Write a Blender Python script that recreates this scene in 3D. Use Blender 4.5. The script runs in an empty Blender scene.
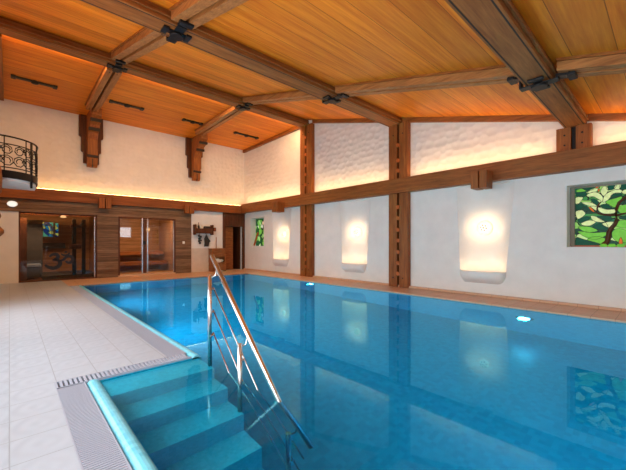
import bpy, bmesh, math, random
from mathutils import Vector, Matrix
from mathutils.geometry import tessellate_polygon
random.seed(7)
S = bpy.context.scene
C = S.collection
R = math.radians

# ------------------------------------------------------------------ helpers
def lin(r, g, b):
    f = lambda v: (v/255/12.92) if v/255 <= .04045 else ((v/255+.055)/1.055)**2.4
    return (f(r), f(g), f(b), 1)

class MB:
    """collects shapes into one mesh"""
    def __init__(self): self.bm = bmesh.new()
    def box(self, x0, x1, y0, y1, z0, z1, bev=0, rot=None, piv=None):
        r = bmesh.ops.create_cube(self.bm, size=1)
        vs = r['verts']
        bmesh.ops.scale(self.bm, vec=(abs(x1-x0), abs(y1-y0), abs(z1-z0)), verts=vs)
        bmesh.ops.translate(self.bm, vec=((x0+x1)/2, (y0+y1)/2, (z0+z1)/2), verts=vs)
        if bev:
            es = list({e for v in vs for e in v.link_edges})
            rb = bmesh.ops.bevel(self.bm, geom=es, offset=bev, segments=2, affect='EDGES', profile=.6)
            vs = [v for v in rb['verts']]
        if rot is not None:
            bmesh.ops.rotate(self.bm, verts=vs, cent=piv, matrix=rot)
        return self
    def prism(self, pts, d, axis='x', o=0.):
        """extrude closed 2D outline along axis from o to o+d; pts are the other two coordinates in xyz order"""
        def mk(p, t):
            if axis == 'x': return (t, p[0], p[1])
            if axis == 'y': return (p[0], t, p[1])
            return (p[0], p[1], t)
        a = [self.bm.verts.new(mk(p, o)) for p in pts]
        b = [self.bm.verts.new(mk(p, o+d)) for p in pts]
        n = len(pts)
        fs = [self.bm.faces.new(a), self.bm.faces.new(b)]
        for i in range(n):
            fs.append(self.bm.faces.new((a[i], a[(i+1) % n], b[(i+1) % n], b[i])))
        bmesh.ops.recalc_face_normals(self.bm, faces=fs)
        return self
    def tube(self, pts, r, seg=10, close=False):
        pts = [Vector(p) for p in pts]
        n = len(pts); rings = []
        rr = r if isinstance(r, (list, tuple)) else [r]*n
        ref = None
        for i, p in enumerate(pts):
            if close: t = pts[(i+1) % n]-pts[i-1]
            else: t = pts[min(i+1, n-1)]-pts[max(i-1, 0)]
            t.normalize()
            if ref is None:
                ref = Vector((0, 0, 1)) if abs(t.z) < .9 else Vector((1, 0, 0))
            u = ref.cross(t)
            if u.length < 1e-4: u = Vector((0, 1, 0)).cross(t)
            u.normalize(); v = t.cross(u); ref = v.cross(t)*-1 if False else ref
            rings.append([self.bm.verts.new(p+(u*math.cos(a)+v*math.sin(a))*rr[i]) for a in [2*math.pi*k/seg for k in range(seg)]])
        m = n if close else n-1
        for i in range(m):
            A, B = rings[i], rings[(i+1) % n]
            for k in range(seg):
                f = self.bm.faces.new((A[k], A[(k+1) % seg], B[(k+1) % seg], B[k])); f.smooth = True
        if not close:
            self.bm.faces.new(rings[0][::-1]); self.bm.faces.new(rings[-1])
        return self
    def lathe(self, prof, seg=24, mat=Matrix()):
        """prof: (radius, height) list, spun about local z then moved by mat"""
        rings = []
        for r, h in prof:
            rings.append([self.bm.verts.new(mat @ Vector((r*math.cos(2*math.pi*k/seg), r*math.sin(2*math.pi*k/seg), h))) for k in range(seg)])
        for A, B in zip(rings, rings[1:]):
            for k in range(seg):
                f = self.bm.faces.new((A[k], A[(k+1) % seg], B[(k+1) % seg], B[k])); f.smooth = True
        self.bm.faces.new(rings[0][::-1]); self.bm.faces.new(rings[-1])
        return self
    def quad(self, *ps):
        self.bm.faces.new([self.bm.verts.new(p) for p in ps]); return self
    def holed(self, outer, holes, put, depth=None):
        """flat polygon with holes; put maps 2D to 3D; depth vector gives reveals"""
        loops = [outer]+holes
        flat = [p for l in loops for p in l]
        tris = tessellate_polygon([[Vector((p[0], p[1], 0)) for p in l] for l in loops])
        vs = [self.bm.verts.new(put(*p)) for p in flat]
        for t in tris:
            try: self.bm.faces.new([vs[i] for i in t])
            except ValueError: pass
        if depth:
            d = Vector(depth); k = len(outer)
            for h in holes:
                n = len(h); lv = vs[k:k+n]; k += n
                dv = [self.bm.verts.new(v.co+d) for v in lv]
                for i in range(n):
                    self.bm.faces.new((lv[i], lv[(i+1) % n], dv[(i+1) % n], dv[i]))
        return self
    def build(self, name, mat, parent=None, smooth=False, bevel=0):
        me = bpy.data.meshes.new(name)
        bmesh.ops.recalc_face_normals(self.bm, faces=self.bm.faces[:])
        self.bm.to_mesh(me); self.bm.free()
        o = bpy.data.objects.new(name, me); C.objects.link(o)
        if mat: me.materials.append(mat)
        if smooth:
            for p in me.polygons: p.use_smooth = True
        if bevel:
            m = o.modifiers.new('bevel', 'BEVEL'); m.width = bevel; m.segments = 2; m.limit_method = 'ANGLE'
        if parent:
            o.parent = parent
            o.matrix_parent_inverse = Matrix.Translation(-Vector(parent.location)) if parent.rotation_euler.z == 0 else parent.matrix_basis.inverted()
        return o

def tag(o, label=None, cat=None, group=None, kind=None):
    if label: o['label'] = label
    if cat: o['category'] = cat
    if group: o['group'] = group
    if kind: o['kind'] = kind
    return o
def thing(name, loc, label, cat, group=None):
    e = bpy.data.objects.new(name, None); C.objects.link(e)
    e.location = loc; e.empty_display_size = .1
    return tag(e, label, cat, group, 'thing')
def struct(o, label=None, cat=None):
    return tag(o, label, cat, None, 'structure')

# ------------------------------------------------------------------ materials
class NT:
    def __init__(self, name):
        self.m = bpy.data.materials.new(name); self.m.use_nodes = True
        self.t = self.m.node_tree; self.b = self.t.nodes['Principled BSDF']
    def n(self, typ, **kw):
        x = self.t.nodes.new(typ)
        for k, v in kw.items():
            if k.startswith('i_'): x.inputs[k[2:].replace('_', ' ')].default_value = v
            else: setattr(x, k, v)
        return x
    def l(self, a, b): self.t.links.new(a, b)
    def math(self, op, a, b=None):
        x = self.n('ShaderNodeMath', operation=op)
        for i, v in enumerate((a, b)):
            if v is None: continue
            if isinstance(v, (int, float)): x.inputs[i].default_value = v
            else: self.l(v, x.inputs[i])
        return x.outputs[0]
    def pos(self, scale=(1, 1, 1)):
        g = self.n('ShaderNodeNewGeometry')
        mp = self.n('ShaderNodeMapping'); mp.inputs['Scale'].default_value = scale
        self.l(g.outputs['Position'], mp.inputs['Vector'])
        return mp.outputs[0], g
    def ramp(self, fac, stops, interp='LINEAR'):
        r = self.n('ShaderNodeValToRGB'); r.color_ramp.interpolation = interp
        e = r.color_ramp.elements
        while len(e) < len(stops): e.new(.5)
        for k, (p, c) in enumerate(stops): e[k].position = p; e[k].color = c
        self.l(fac, r.inputs[0]); return r.outputs[0]
    def mix(self, fac, a, b, mode='MIX'):
        x = self.n('ShaderNodeMix', data_type='RGBA', blend_type=mode)
        if isinstance(fac, (int, float)): x.inputs[0].default_value = fac
        else: self.l(fac, x.inputs[0])
        for i, v in ((6, a), (7, b)):
            if isinstance(v, tuple): x.inputs[i].default_value = v
            else: self.l(v, x.inputs[i])
        return x.outputs[2]
    def bump(self, h, strength=.3, dist=.02):
        b = self.n('ShaderNodeBump'); b.inputs['Strength'].default_value = strength; b.inputs['Distance'].default_value = dist
        self.l(h, b.inputs['Height']); self.l(b.outputs[0], self.b.inputs['Normal'])
    def col(self, c):
        if isinstance(c, tuple): self.b.inputs['Base Color'].default_value = c
        else: self.l(c, self.b.inputs['Base Color'])
    def fin(self, rough=.5, metal=0, spec=None):
        self.b.inputs['Roughness'].default_value = rough
        self.b.inputs['Metallic'].default_value = metal
        if spec is not None: self.b.inputs['Specular IOR Level'].default_value = spec
        return self.m

def simple(name, c, rough=.5, metal=0, spec=None, noise=0, nscale=8):
    t = NT(name)
    if noise:
        v, _ = t.pos()
        nz = t.n('ShaderNodeTexNoise', i_Scale=nscale, i_Detail=4.)
        t.l(v, nz.inputs['Vector'])
        d = tuple(k*(1-noise) for k in c[:3])+(1,)
        t.col(t.ramp(nz.outputs['Fac'], [(.3, d), (.7, c)]))
    else: t.col(c)
    return t.fin(rough, metal, spec)

def wood(name, dark, light, axis='x', grain=14, rough=.45, plank=0, pax='y', var=.35, bump=.15, zrot=None):
    """long-grained timber; plank > 0 adds board seams and tone changes every `plank` metres across pax"""
    t = NT(name)
    sc = {'x': (.55, 8, 8), 'y': (8, .55, 8), 'z': (8, 8, .55)}[axis]
    v, g = t.pos(sc)
    nz = t.n('ShaderNodeTexNoise', i_Scale=grain/8, i_Detail=6., i_Roughness=.62, i_Distortion=.5)
    t.l(v, nz.inputs['Vector'])
    n2 = t.n('ShaderNodeTexNoise', i_Scale=grain/2., i_Detail=3.)
    t.l(v, n2.inputs['Vector'])
    f = t.math('ADD', t.math('MULTIPLY', nz.outputs['Fac'], .7), t.math('MULTIPLY', n2.outputs['Fac'], .3))
    c = t.ramp(f, [(.34, dark), (.52, tuple((a+b)/2 for a, b in zip(dark, light))), (.68, light)])
    h = f
    if plank:
        sx = t.n('ShaderNodeSeparateXYZ'); t.l(g.outputs['Position'], sx.inputs[0])
        q = t.math('DIVIDE', sx.outputs['XYZ'.index(pax.upper())], plank)
        wn = t.n('ShaderNodeTexWhiteNoise', noise_dimensions='1D'); t.l(t.math('FLOOR', q), wn.inputs['W'])
        fr = t.math('FRACT', q)
        seam = t.math('GREATER_THAN', t.math('ABSOLUTE', t.math('SUBTRACT', fr, .5)), .5-.004/plank)
        c = t.mix(1., c, t.ramp(wn.outputs['Value'], [(0, (1-var, 1-var*1.08, 1-var*1.15, 1)), (1, (1, 1, 1, 1))]), 'MULTIPLY')
        c = t.mix(seam, c, tuple(k*.35 for k in dark[:3])+(1,))
        h = t.math('SUBTRACT', t.math('MULTIPLY', f, .2), seam)
    t.col(c); t.bump(h, bump, .01)
    return t.fin(rough, 0, .28)

def plaster(name, c, dim_scale=0, bump=.4):
    t = NT(name); v, g = t.pos()
    nz = t.n('ShaderNodeTexNoise', i_Scale=3., i_Detail=6., i_Roughness=.6); t.l(v, nz.inputs['Vector'])
    d = tuple(k*.92 for k in c[:3])+(1,)
    t.col(t.ramp(nz.outputs['Fac'], [(.3, d), (.7, c)]))
    if dim_scale:
        vo = t.n('ShaderNodeTexVoronoi', feature='SMOOTH_F1'); vo.inputs['Scale'].default_value = dim_scale; vo.inputs['Smoothness'].default_value = .35
        vo.inputs['Randomness'].default_value = .55
        t.l(v, vo.inputs['Vector']); t.bump(vo.outputs['Distance'], bump, .05)
    else:
        t.bump(nz.outputs['Fac'], bump, .03)
    return t.fin(.85, 0, .2)

M = {}
M['panel'] = wood('ceiling_boards', lin(204, 100, 8), lin(246, 152, 36), 'x', 8, .5, .42, 'y', .25, .06)
M['beam'] = wood('rafter_timber', lin(108, 60, 24), lin(166, 104, 50), 'x', 14, .55)
M['beamy'] = wood('purlin_timber', lin(120, 72, 34), lin(186, 124, 70), 'y', 18, .5)
M['tie'] = wood('tie_timber', lin(108, 58, 18), lin(162, 96, 42), 'y', 18, .5)
M['tiex'] = wood('tie_timber_far', lin(104, 54, 18), lin(154, 86, 36), 'x', 18, .5)
M['post'] = wood('post_timber', lin(108, 56, 18), lin(160, 94, 40), 'z', 18, .5)
M['postdark'] = wood('dark_timber', lin(62, 30, 10), lin(104, 54, 22), 'z', 18, .55)
M['carve'] = wood('fresh_cut_timber', lin(150, 70, 24), lin(190, 100, 40), 'z', 18, .5)
M['clad'] = wood('weathered_planks', lin(92, 66, 44), lin(156, 120, 88), 'x', 16, .6, .14, 'z', .45, .3)
M['dark'] = simple('dark_timber_gap_shade', lin(34, 20, 12), .7)  # dark timber; also paints shade in post gaps, beam grooves and corbel notches
M['frame'] = wood('door_frame_timber', lin(66, 34, 18), lin(104, 58, 30), 'z', 18, .5)
M['slat'] = wood('slatted_cabinet_timber', lin(110, 62, 30), lin(168, 104, 54), 'x', 18, .5)
M['white'] = plaster('white_plaster', lin(226, 222, 216), 0, .25)
M['dimple'] = plaster('dimpled_plaster', lin(222, 214, 204), 6., .7)
M['iron'] = simple('wrought_iron', lin(40, 40, 42), .5, .6, noise=.4, nscale=60)
M['ironb'] = simple('black_iron', lin(26, 22, 20), .5, .5)
M['steel'] = simple('brushed_steel', lin(205, 205, 205), .22, 1.)
M['chrome'] = simple('chrome', lin(232, 232, 232), .26, 1.)
M['switch'] = simple('white_plastic', lin(235, 235, 230), .4)
M['darkstuff'] = simple('dark_ornament', lin(38, 30, 26), .7)
M['cloth'] = simple('white_cloth', lin(225, 220, 212), .9, noise=.15, nscale=20)
M['grate'] = simple('pale_plastic_grating', lin(162, 168, 182), .45)
M['groove'] = simple('gutter_channel', lin(52, 56, 64), .8)

def tile_floor(name, c, grout, tw=.3, bump=.35):
    t = NT(name); v, g = t.pos()
    br = t.n('ShaderNodeTexBrick', offset=0.); br.inputs['Scale'].default_value = 1.
    br.inputs['Brick Width'].default_value = tw; br.inputs['Row Height'].default_value = tw; br.inputs['Mortar Size'].default_value = .0035
    br.inputs['Color1'].default_value = c; br.inputs['Color2'].default_value = tuple(k*.965 for k in c[:3])+(1,); br.inputs['Mortar'].default_value = grout
    t.l(v, br.inputs['Vector']); t.col(br.outputs['Color'])
    # embossed relief: crossing waves repeated on each tile
    w = t.n('ShaderNodeTexWave', wave_type='RINGS', rings_direction='Z'); w.inputs['Scale'].default_value = 3.2; w.inputs['Distortion'].default_value = 2.; w.inputs['Detail'].default_value = 1.
    mp = t.n('ShaderNodeVectorMath', operation='MODULO'); mp.inputs[1].default_value = (tw, tw, 10)
    off = t.n('ShaderNodeVectorMath', operation='ADD'); off.inputs[1].default_value = (30, 30, 0)
    t.l(v, off.inputs[0]); t.l(off.outputs[0], mp.inputs[0]); 
    cen = t.n('ShaderNodeVectorMath', operation='SUBTRACT'); cen.inputs[1].default_value = (tw/2, tw/2, 0)
    t.l(mp.outputs[0], cen.inputs[0]); t.l(cen.outputs[0], w.inputs['Vector'])
    h = t.math('SUBTRACT', t.math('MULTIPLY', w.outputs['Fac'], .35), br.outputs['Fac'])
    t.bump(h, bump, .012)
    return t.fin(.42)
M['floor'] = tile_floor('embossed_white_tiles', lin(172, 179, 188), lin(146, 150, 156))
M['ledge'] = tile_floor('beige_brown_tiles', lin(202, 162, 130), lin(150, 116, 90), .3, .15)

def pool_tile(name, c1, c2, s=40.):
    t = NT(name); v, g = t.pos()
    br = t.n('ShaderNodeTexVoronoi', feature='F1', distance='CHEBYCHEV'); br.inputs['Scale'].default_value = s; br.inputs['Randomness'].default_value = 0.
    t.l(v, br.inputs['Vector'])
    wn = t.n('ShaderNodeTexWhiteNoise', noise_dimensions='3D'); t.l(br.outputs['Position'], wn.inputs['Vector'])
    t.col(t.ramp(wn.outputs['Value'], [(0, c1), (1, c2)]))
    return t.fin(.3)
M['pool'] = pool_tile('turquoise_pool_tiles', lin(0, 150, 186), lin(10, 166, 200), 18.)
M['step'] = pool_tile('turquoise_step_tiles', lin(70, 186, 212), lin(90, 200, 224))
M['coping'] = pool_tile('turquoise_coping_tiles', lin(96, 186, 208), lin(122, 204, 222), 25.)

def glass(name, c=(1, 1, 1, 1), ior=1.45, mixt=True, rough=0.):
    """thin sheet: fresnel reflection over a clear tinted pane"""
    t = NT(name); nt = t.t; out = nt.nodes['Material Output']
    tr = t.n('ShaderNodeBsdfTransparent'); tr.inputs[0].default_value = c
    gl = t.n('ShaderNodeBsdfGlossy'); gl.inputs['Roughness'].default_value = rough
    fr = t.n('ShaderNodeFresnel'); fr.inputs[0].default_value = ior
    mx = t.n('ShaderNodeMixShader'); t.l(fr.outputs[0], mx.inputs[0]); t.l(tr.outputs[0], mx.inputs[1]); t.l(gl.outputs[0], mx.inputs[2])
    t.l(mx.outputs[0], out.inputs['Surface']); nt.nodes.remove(t.b)
    return t.m
M['pane'] = glass('door_glass', (.82, .78, .74, 1), 1.5)

def water():
    t = NT('pool_water'); nt = t.t; out = nt.nodes['Material Output']
    g = t.n('ShaderNodeBsdfGlass'); g.inputs['Color'].default_value = (.38, .93, 1, 1); g.inputs['Roughness'].default_value = 0.; g.inputs['IOR'].default_value = 1.333
    t.l(g.outputs[0], out.inputs['Surface']); nt.nodes.remove(t.b)
    return t.m
M['water'] = water()

def emit(name, c, s):
    t = NT(name); nt = t.t
    e = t.n('ShaderNodeEmission'); e.inputs[0].default_value = c; e.inputs[1].default_value = s
    t.l(e.outputs[0], nt.nodes['Material Output'].inputs['Surface']); nt.nodes.remove(t.b)
    return t.m
M['led'] = emit('warm_led', (1., .61, .28, 1), 29.)
M['led_far'] = emit('warm_led_far', (1., .54, .19, 1), 15.)
M['bulb'] = emit('warm_bulb', (1., .76, .5, 1), 1.2)
M['uw'] = emit('blue_pool_lamp', (.25, .5, 1., 1), 14.)
M['oval'] = emit('oval_lamp_glow', (1., .9, .78, 1), .5)
M['sky'] = emit('daylight_outside', (.86, .93, 1., 1), 5.)
M['halo'] = emit('cabin_lamp', (1., .62, .28, 1), .7)

def stained(name, cell, stops, strength, stretch=(1, 1, 1), seed=0.):
    t = NT(name); v, g = t.pos(stretch)
    nz = t.n('ShaderNodeTexNoise', i_Scale=2.2, i_Detail=2.); t.l(v, nz.inputs['Vector'])
    sb = t.n('ShaderNodeVectorMath', operation='MULTIPLY_ADD'); sb.inputs[1].default_value = (.35, .35, .35)
    t.l(nz.outputs['Color'], sb.inputs[0]); t.l(v, sb.inputs[2])
    ad = t.n('ShaderNodeVectorMath', operation='ADD'); ad.inputs[1].default_value = (seed, seed, seed); t.l(sb.outputs[0], ad.inputs[0])
    a = t.n('ShaderNodeTexVoronoi', feature='F1'); a.inputs['Scale'].default_value = cell
    e = t.n('ShaderNodeTexVoronoi', feature='DISTANCE_TO_EDGE'); e.inputs['Scale'].default_value = cell
    t.l(ad.outputs[0], a.inputs['Vector']); t.l(ad.outputs[0], e.inputs['Vector'])
    sp = t.n('ShaderNodeSeparateColor'); t.l(a.outputs['Color'], sp.inputs[0])
    c = t.ramp(sp.outputs[0], stops, 'CONSTANT')
    c = t.mix(t.math('LESS_THAN', e.outputs['Distance'], .03), c, lin(18, 16, 12))
    t.col(c); t.l(c, t.b.inputs['Emission Color']); t.b.inputs['Emission Strength'].default_value = strength
    return t.fin(.35, 0, .15)
GREENS = [(0, lin(14, 62, 44)), (.24, lin(24, 96, 66)), (.4, lin(92, 158, 66)), (.55, lin(140, 190, 92)), (.7, lin(186, 212, 140)), (.85, lin(60, 128, 62))]
M['stain'] = stained('leaded_green_glass', 7., GREENS, .22, (1, .62, 1.25))
M['stain2'] = stained('leaded_green_glass_small', 5., [(0, lin(20, 80, 40)), (.3, lin(110, 180, 70)), (.55, lin(228, 228, 210)), (.75, lin(150, 200, 120)), (.9, lin(220, 190, 150))], .3, (1, 1, 1), 3.)
M['stain3'] = stained('leaded_blue_glass', 9., [(0, lin(20, 60, 130)), (.35, lin(40, 140, 190)), (.6, lin(90, 190, 160)), (.8, lin(200, 210, 110))], .3, (1, 1, 1), 5.)
for nm, cc, st in (('leaf', lin(204, 214, 150), .28), ('leaf2', lin(108, 178, 62), .30), ('leaf3', lin(12, 76, 56), .2), ('trunk', lin(86, 52, 36), .05), ('orange', lin(216, 104, 34), .25)):
    t = NT('glass_'+nm); v, g = t.pos(); nz = t.n('ShaderNodeTexNoise', i_Scale=14., i_Detail=3.); t.l(v, nz.inputs['Vector'])
    c = t.ramp(nz.outputs['Fac'], [(.3, tuple(k*.75 for k in cc[:3])+(1,)), (.7, cc)])
    t.col(c); t.l(c, t.b.inputs['Emission Color']); t.b.inputs['Emission Strength'].default_value = st
    M['g_'+nm] = t.fin(.4, 0, .12)

# ------------------------------------------------------------------ measures
XW, YF, YN, XL = 7.95, 13.3, -3.0, -.5          # right, far, near, left walls
PX0, PX1, PY0, PY1 = 1.5, 6.97, -2.4, 11.4       # pool water
WZ = -.03
RY = 9.0                                         # ridge line, hidden behind the ridge rafter
def zc(y): return 5.45+.025*(13.3-y) if y >= RY else 4.62+.262*(y-5)

# ------------------------------------------------------------------ setting: floor
m = MB()
m.box(XL, 1.22, 3.6, PY1, -.2, 0); m.box(XL, .28, YN, 3.6, -.2, 0)
m.box(XL, 1.22, PY1, YF, -.2, 0)
m.box(.28, 1.5, YN, .8, -.2, 0); m.box(1.5, PX1, YN, PY0, -.2, 0)
struct(m.build('floor', M['floor']))
m = MB(); m.box(PX1, XW, YN, YF, -.06, 0, .008); m.box(1.22, PX1, PY1, YF, -.06, 0)
struct(m.build('floor_ledge', M['ledge']))
# gutter channel under the gratings
m = MB(); m.box(1.22, 1.42, 3.44, PY1, -.2, -.045); m.box(.28, 1.22, 3.44, 3.6, -.2, -.045); m.box(.28, .48, .8, 3.44, -.2, -.045)
struct(m.build('floor_channel', M['groove']))

# pool basin
D = -1.75
m = MB()
m.quad((PX0, PY0, D), (PX1, PY0, D), (PX1, PY1, D), (PX0, PY1, D))
m.quad((PX1, PY0, D), (PX1, PY1, D), (PX1, PY1, -.058), (PX1, PY0, -.058))
m.quad((PX0, PY1, D), (PX1, PY1, D), (PX1, PY1, -.058), (PX0, PY1, -.058))
m.quad((PX0, PY0, D), (PX1, PY0, D), (PX1, PY0, -.005), (PX0, PY0, -.005))
m.quad((PX0, 3.44, D), (PX0, PY1, D), (PX0, PY1, -.06), (PX0, 3.44, -.06))
m.quad((PX0, PY0, D), (PX0, .8, D), (PX0, .8, -.005), (PX0, PY0, -.005))
m.quad((.56, .8, D), (PX0, .8, D), (PX0, .8, -.005), (.56, .8, -.005))
m.quad((.56, .8, D), (.56, 3.44, D), (.56, 3.44, -.06), (.56, .8, -.06))
m.quad((.56, 3.44, D), (PX0, 3.44, D), (PX0, 3.44, -.02), (.56, 3.44, -.02))
m.quad((.56, .8, D), (PX0, .8, D), (PX0, 3.44, D), (.56, 3.44, D))
struct(m.build('pool_basin', M['pool']))
m = MB(); m.bm.faces.new([m.bm.verts.new((x, y, WZ)) for x, y in ((.5, .8), (PX0, .8), (PX0, PY0), (PX1, PY0), (PX1, PY1), (PX0-.03, PY1), (PX0-.03, 3.44), (.5, 3.44))])
wat = struct(m.build('pool_water', M['water']), 'still clear blue water filling the swimming pool', 'water')
for f in wat.data.polygons:
    if f.normal.z < 0: wat.data.flip_normals(); break
# rounded turquoise coping along the deck side and down beside the steps
def nosing(x0, x1, y0, y1):
    r = (x1-x0)/2
    pr = [(x0, -.2), (x1, -.2)]+[(x0+r+r*math.cos(a), -r+.002+r*math.sin(a)) for a in [math.pi*k/10 for k in range(11)]]
    return MB().prism(pr, y1-y0, 'y', y0)
o = nosing(1.42, 1.53, 3.44, PY1).build('pool_coping', M['coping']); struct(o, 'rounded turquoise tile edge along the long deck side of the pool', 'pool edge')
o = nosing(.48, .60, .8, 3.44).build('pool_coping', M['coping']); struct(o, 'rounded turquoise tile edge running down beside the pool steps', 'pool edge')

# pool steps
st = thing('pool_steps', (1.0, 3.44, -.05), 'turquoise tiled steps leading down into the pool beside the steel handrail', 'steps')
RISE, RUN = .26, .28
for k in range(6):
    z = -.045-RISE*k
    y1 = 3.44; y0 = 3.06-RUN*k
    MB().box(.57, 1.49, y0, 3.44 if k == 0 else 3.06-RUN*(k-1), D+.005, z, .006).build('step', M['step'], st)

# gutter gratings
def grating(name, x0, x1, y0, y1, along, pitch, label):
    g = thing(name, ((x0+x1)/2, (y0+y1)/2, 0), label, 'drain grating', 'overflow gratings around the pool')
    m = MB(); w = pitch*.58
    if along == 'y':
        n = int((y1-y0)/pitch)
        for i in range(n): m.box(x0+.008, x1-.008, y0+i*pitch, y0+i*pitch+w, -.025, -.001)
        m.build('slats', M['grate'], g)['kind'] = 'stuff'
        q = MB(); q.box(x0+.001, x0+.008, y0, y1, -.04, 0); q.box(x1-.008, x1-.001, y0, y1, -.04, 0); q.build('edge_rail', M['grate'], g)
    else:
        n = int((x1-x0)/pitch)
        for i in range(n): m.box(x0+i*pitch, x0+i*pitch+w, y0+.008, y1-.008, -.025, -.001)
        m.build('slats', M['grate'], g)['kind'] = 'stuff'
        q = MB(); q.box(x0, x1, y0+.001, y0+.008, -.04, 0); q.box(x0, x1, y1-.008, y1-.001, -.04, 0); q.build('edge_rail', M['grate'], g)
grating('overflow_grating', 1.22, 1.42, 3.6, PY1, 'y', .022, 'long pale slatted drain grating along the deck side of the pool')
grating('overflow_grating', .28, 1.42, 3.44, 3.6, 'x', .034, 'short slatted drain grating across the top of the pool steps')
grating('overflow_grating', .28, .48, .8, 3.44, 'y', .022, 'wide slatted drain grating running beside the pool steps toward the viewer')

# ------------------------------------------------------------------ walls
# right wall: lower part with sconce recesses and window openings
SC = [(2.95, 'plaster wall sconce with round lit lamp beside the large tree window', .0), (6.76, 'plaster wall sconce with round lit lamp between the two tall timber posts', .0), (10.55, 'plaster wall sconce with round lit lamp at the far end of the right wall', .0)]
holes = []
for yc, _, _ in SC:
    holes.append([(yc-.50, .50), (yc+.48, .50), (yc+.57, 2.53), (yc-.68, 2.53)])
holes.append([(-.05, 1.12), (1.38, 1.12), (1.38, 2.31), (-.05, 2.31)])
holes.append([(11.74, 1.06), (12.78, 1.06), (12.78, 2.3), (11.74, 2.3)])
m = MB().holed([(YN, 0), (YF, 0), (YF, 2.76), (YN, 2.76)], holes[:3], lambda a, b: (XW, a, b)) if False else MB()
m.holed([(YN, 0), (YF, 0), (YF, 2.76), (YN, 2.76)], holes, lambda a, b: (XW, a, b), (.42, 0, 0))
struct(m.build('wall_right', M['white']))
m = MB(); m.quad((XW, RY, 2.76), (XW, YF, 2.76), (XW, YF, 5.6), (XW, RY, 5.6)); m.quad((XW, YN, 2.76), (XW, RY, 2.76), (XW, RY, 5.8), (XW, YN, zc(YN)+.1))
struct(m.build('wall_right_upper', M['dimple']))
# baseboard on the right
struct(MB().box(7.86, XW, YN, YF, 0, .05, .01).build('baseboard_right', M['ledge']))
# far wall
D1 = (.20, 2.2, 0., 2.15); D2 = (2.83, 4.82, .05, 2.14); D3 = (6.97, 7.83, 0., 1.96)
rect = lambda r: [(r[0], r[2]), (r[1], r[2]), (r[1], r[3]), (r[0], r[3])]
m = MB().holed([(XL, -.01), (XW, -.01), (XW, 2.76), (XL, 2.76)], [rect((D1[0], D1[1], .001, D1[3])), rect(D2), rect((D3[0], D3[1], .001, D3[3]))], lambda a, b: (a, YF, b), (0, .15, 0))
struct(m.build('wall_far', M['white']))
m = MB().quad((XL, YF, 2.76), (XW, YF, 2.76), (XW, YF, 5.6), (XL, YF, 5.6))
struct(m.build('wall_far_upper', M['dimple']))
# tiled wainscot beside the shelf cabinet
struct(MB().box(5.45, 6.86, YF-.02, YF, .0, .98).build('wall_far_wainscot', simple('beige_wall_tiles', lin(206, 188, 168), .4, noise=.1)))
# left wall: glazed opening beside the viewer, solid toward the far end, timber above
LW = [(-2.6, -.1), (.1, 2.6), (2.8, 5.4), (5.6, 8.3)]
m = MB().holed([(YN, 0), (YF, 0), (YF, 5.6), (RY, 5.6), (YN, 2.6)], [[(a, .45), (b, .45), (b, 2.45), (a, 2.45)] for i, (a, b) in enumerate(LW)], lambda a, b: (XL, a, b), (-.12, 0, 0))
struct(m.build('wall_left', M['white']))
for i, (a, b) in enumerate(LW):
    f = MB(); zt = 2.45
    for y in (a, (a+b)/2, b): f.box(XL-.08, XL-.03, y-.03, y+.03, .45, zt)
    f.box(XL-.08, XL-.03, a, b, .45, .51); f.box(XL-.08, XL-.03, a, b, zt-.06, zt)
    struct(f.build('window_%d' % (i+3), M['frame']))
# near wall behind the viewer with one small window that mirrors in the cabin glass
m = MB().holed([(XL, 0), (XW, 0), (XW, 2.75), (XL, 2.75)], [[(6.25, 1.66), (7.25, 1.66), (7.25, 2.46), (6.25, 2.46)]], lambda a, b: (a, YN, b), (0, -.15, 0))
struct(m.build('wall_near', M['clad']))
struct(MB().box(6.1, 7.4, YN-.3, YN-.28, 1.5, 2.6).build('window_7', M['sky']))

# ceiling
m = MB()
m.prism([(RY, zc(RY)), (YF+.2, zc(YF+.2)), (YF+.2, 5.9), (RY, 5.9)], XW+.5-XL, 'x', XL-.2)
m.prism([(YN-.3, zc(YN-.3)), (RY, zc(RY-.001)), (RY, 5.9), (YN-.3, zc(YN-.3)+.25)], XW+.5-XL, 'x', XL-.2)
struct(m.build('ceiling', M['panel']))
# ceiling trims along the right wall
def slope_bar(m, x0, x1, y0, y1, top, bot):
    """bar hanging under the ceiling, following its slope"""
    m.prism([(y0, zc(y0)-bot), (y1, zc(y1)-bot), (y1, zc(y1)-top), (y0, zc(y0)-top)], x1-x0, 'x', x0)
    return m
for i, (a, b) in enumerate(((9.2, YF), (5.38, 8.58), (1.42, 4.98), (YN, 1.05))):
    struct(slope_bar(MB(), XW-.10, XW, a, b, 0, .12).build('trim_%d' % (i+1), M['tie']))
struct(MB().box(XL, XL+.38, 9.2, YF, 5.38, 5.5).build('trim_5', M['tie']))

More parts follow.
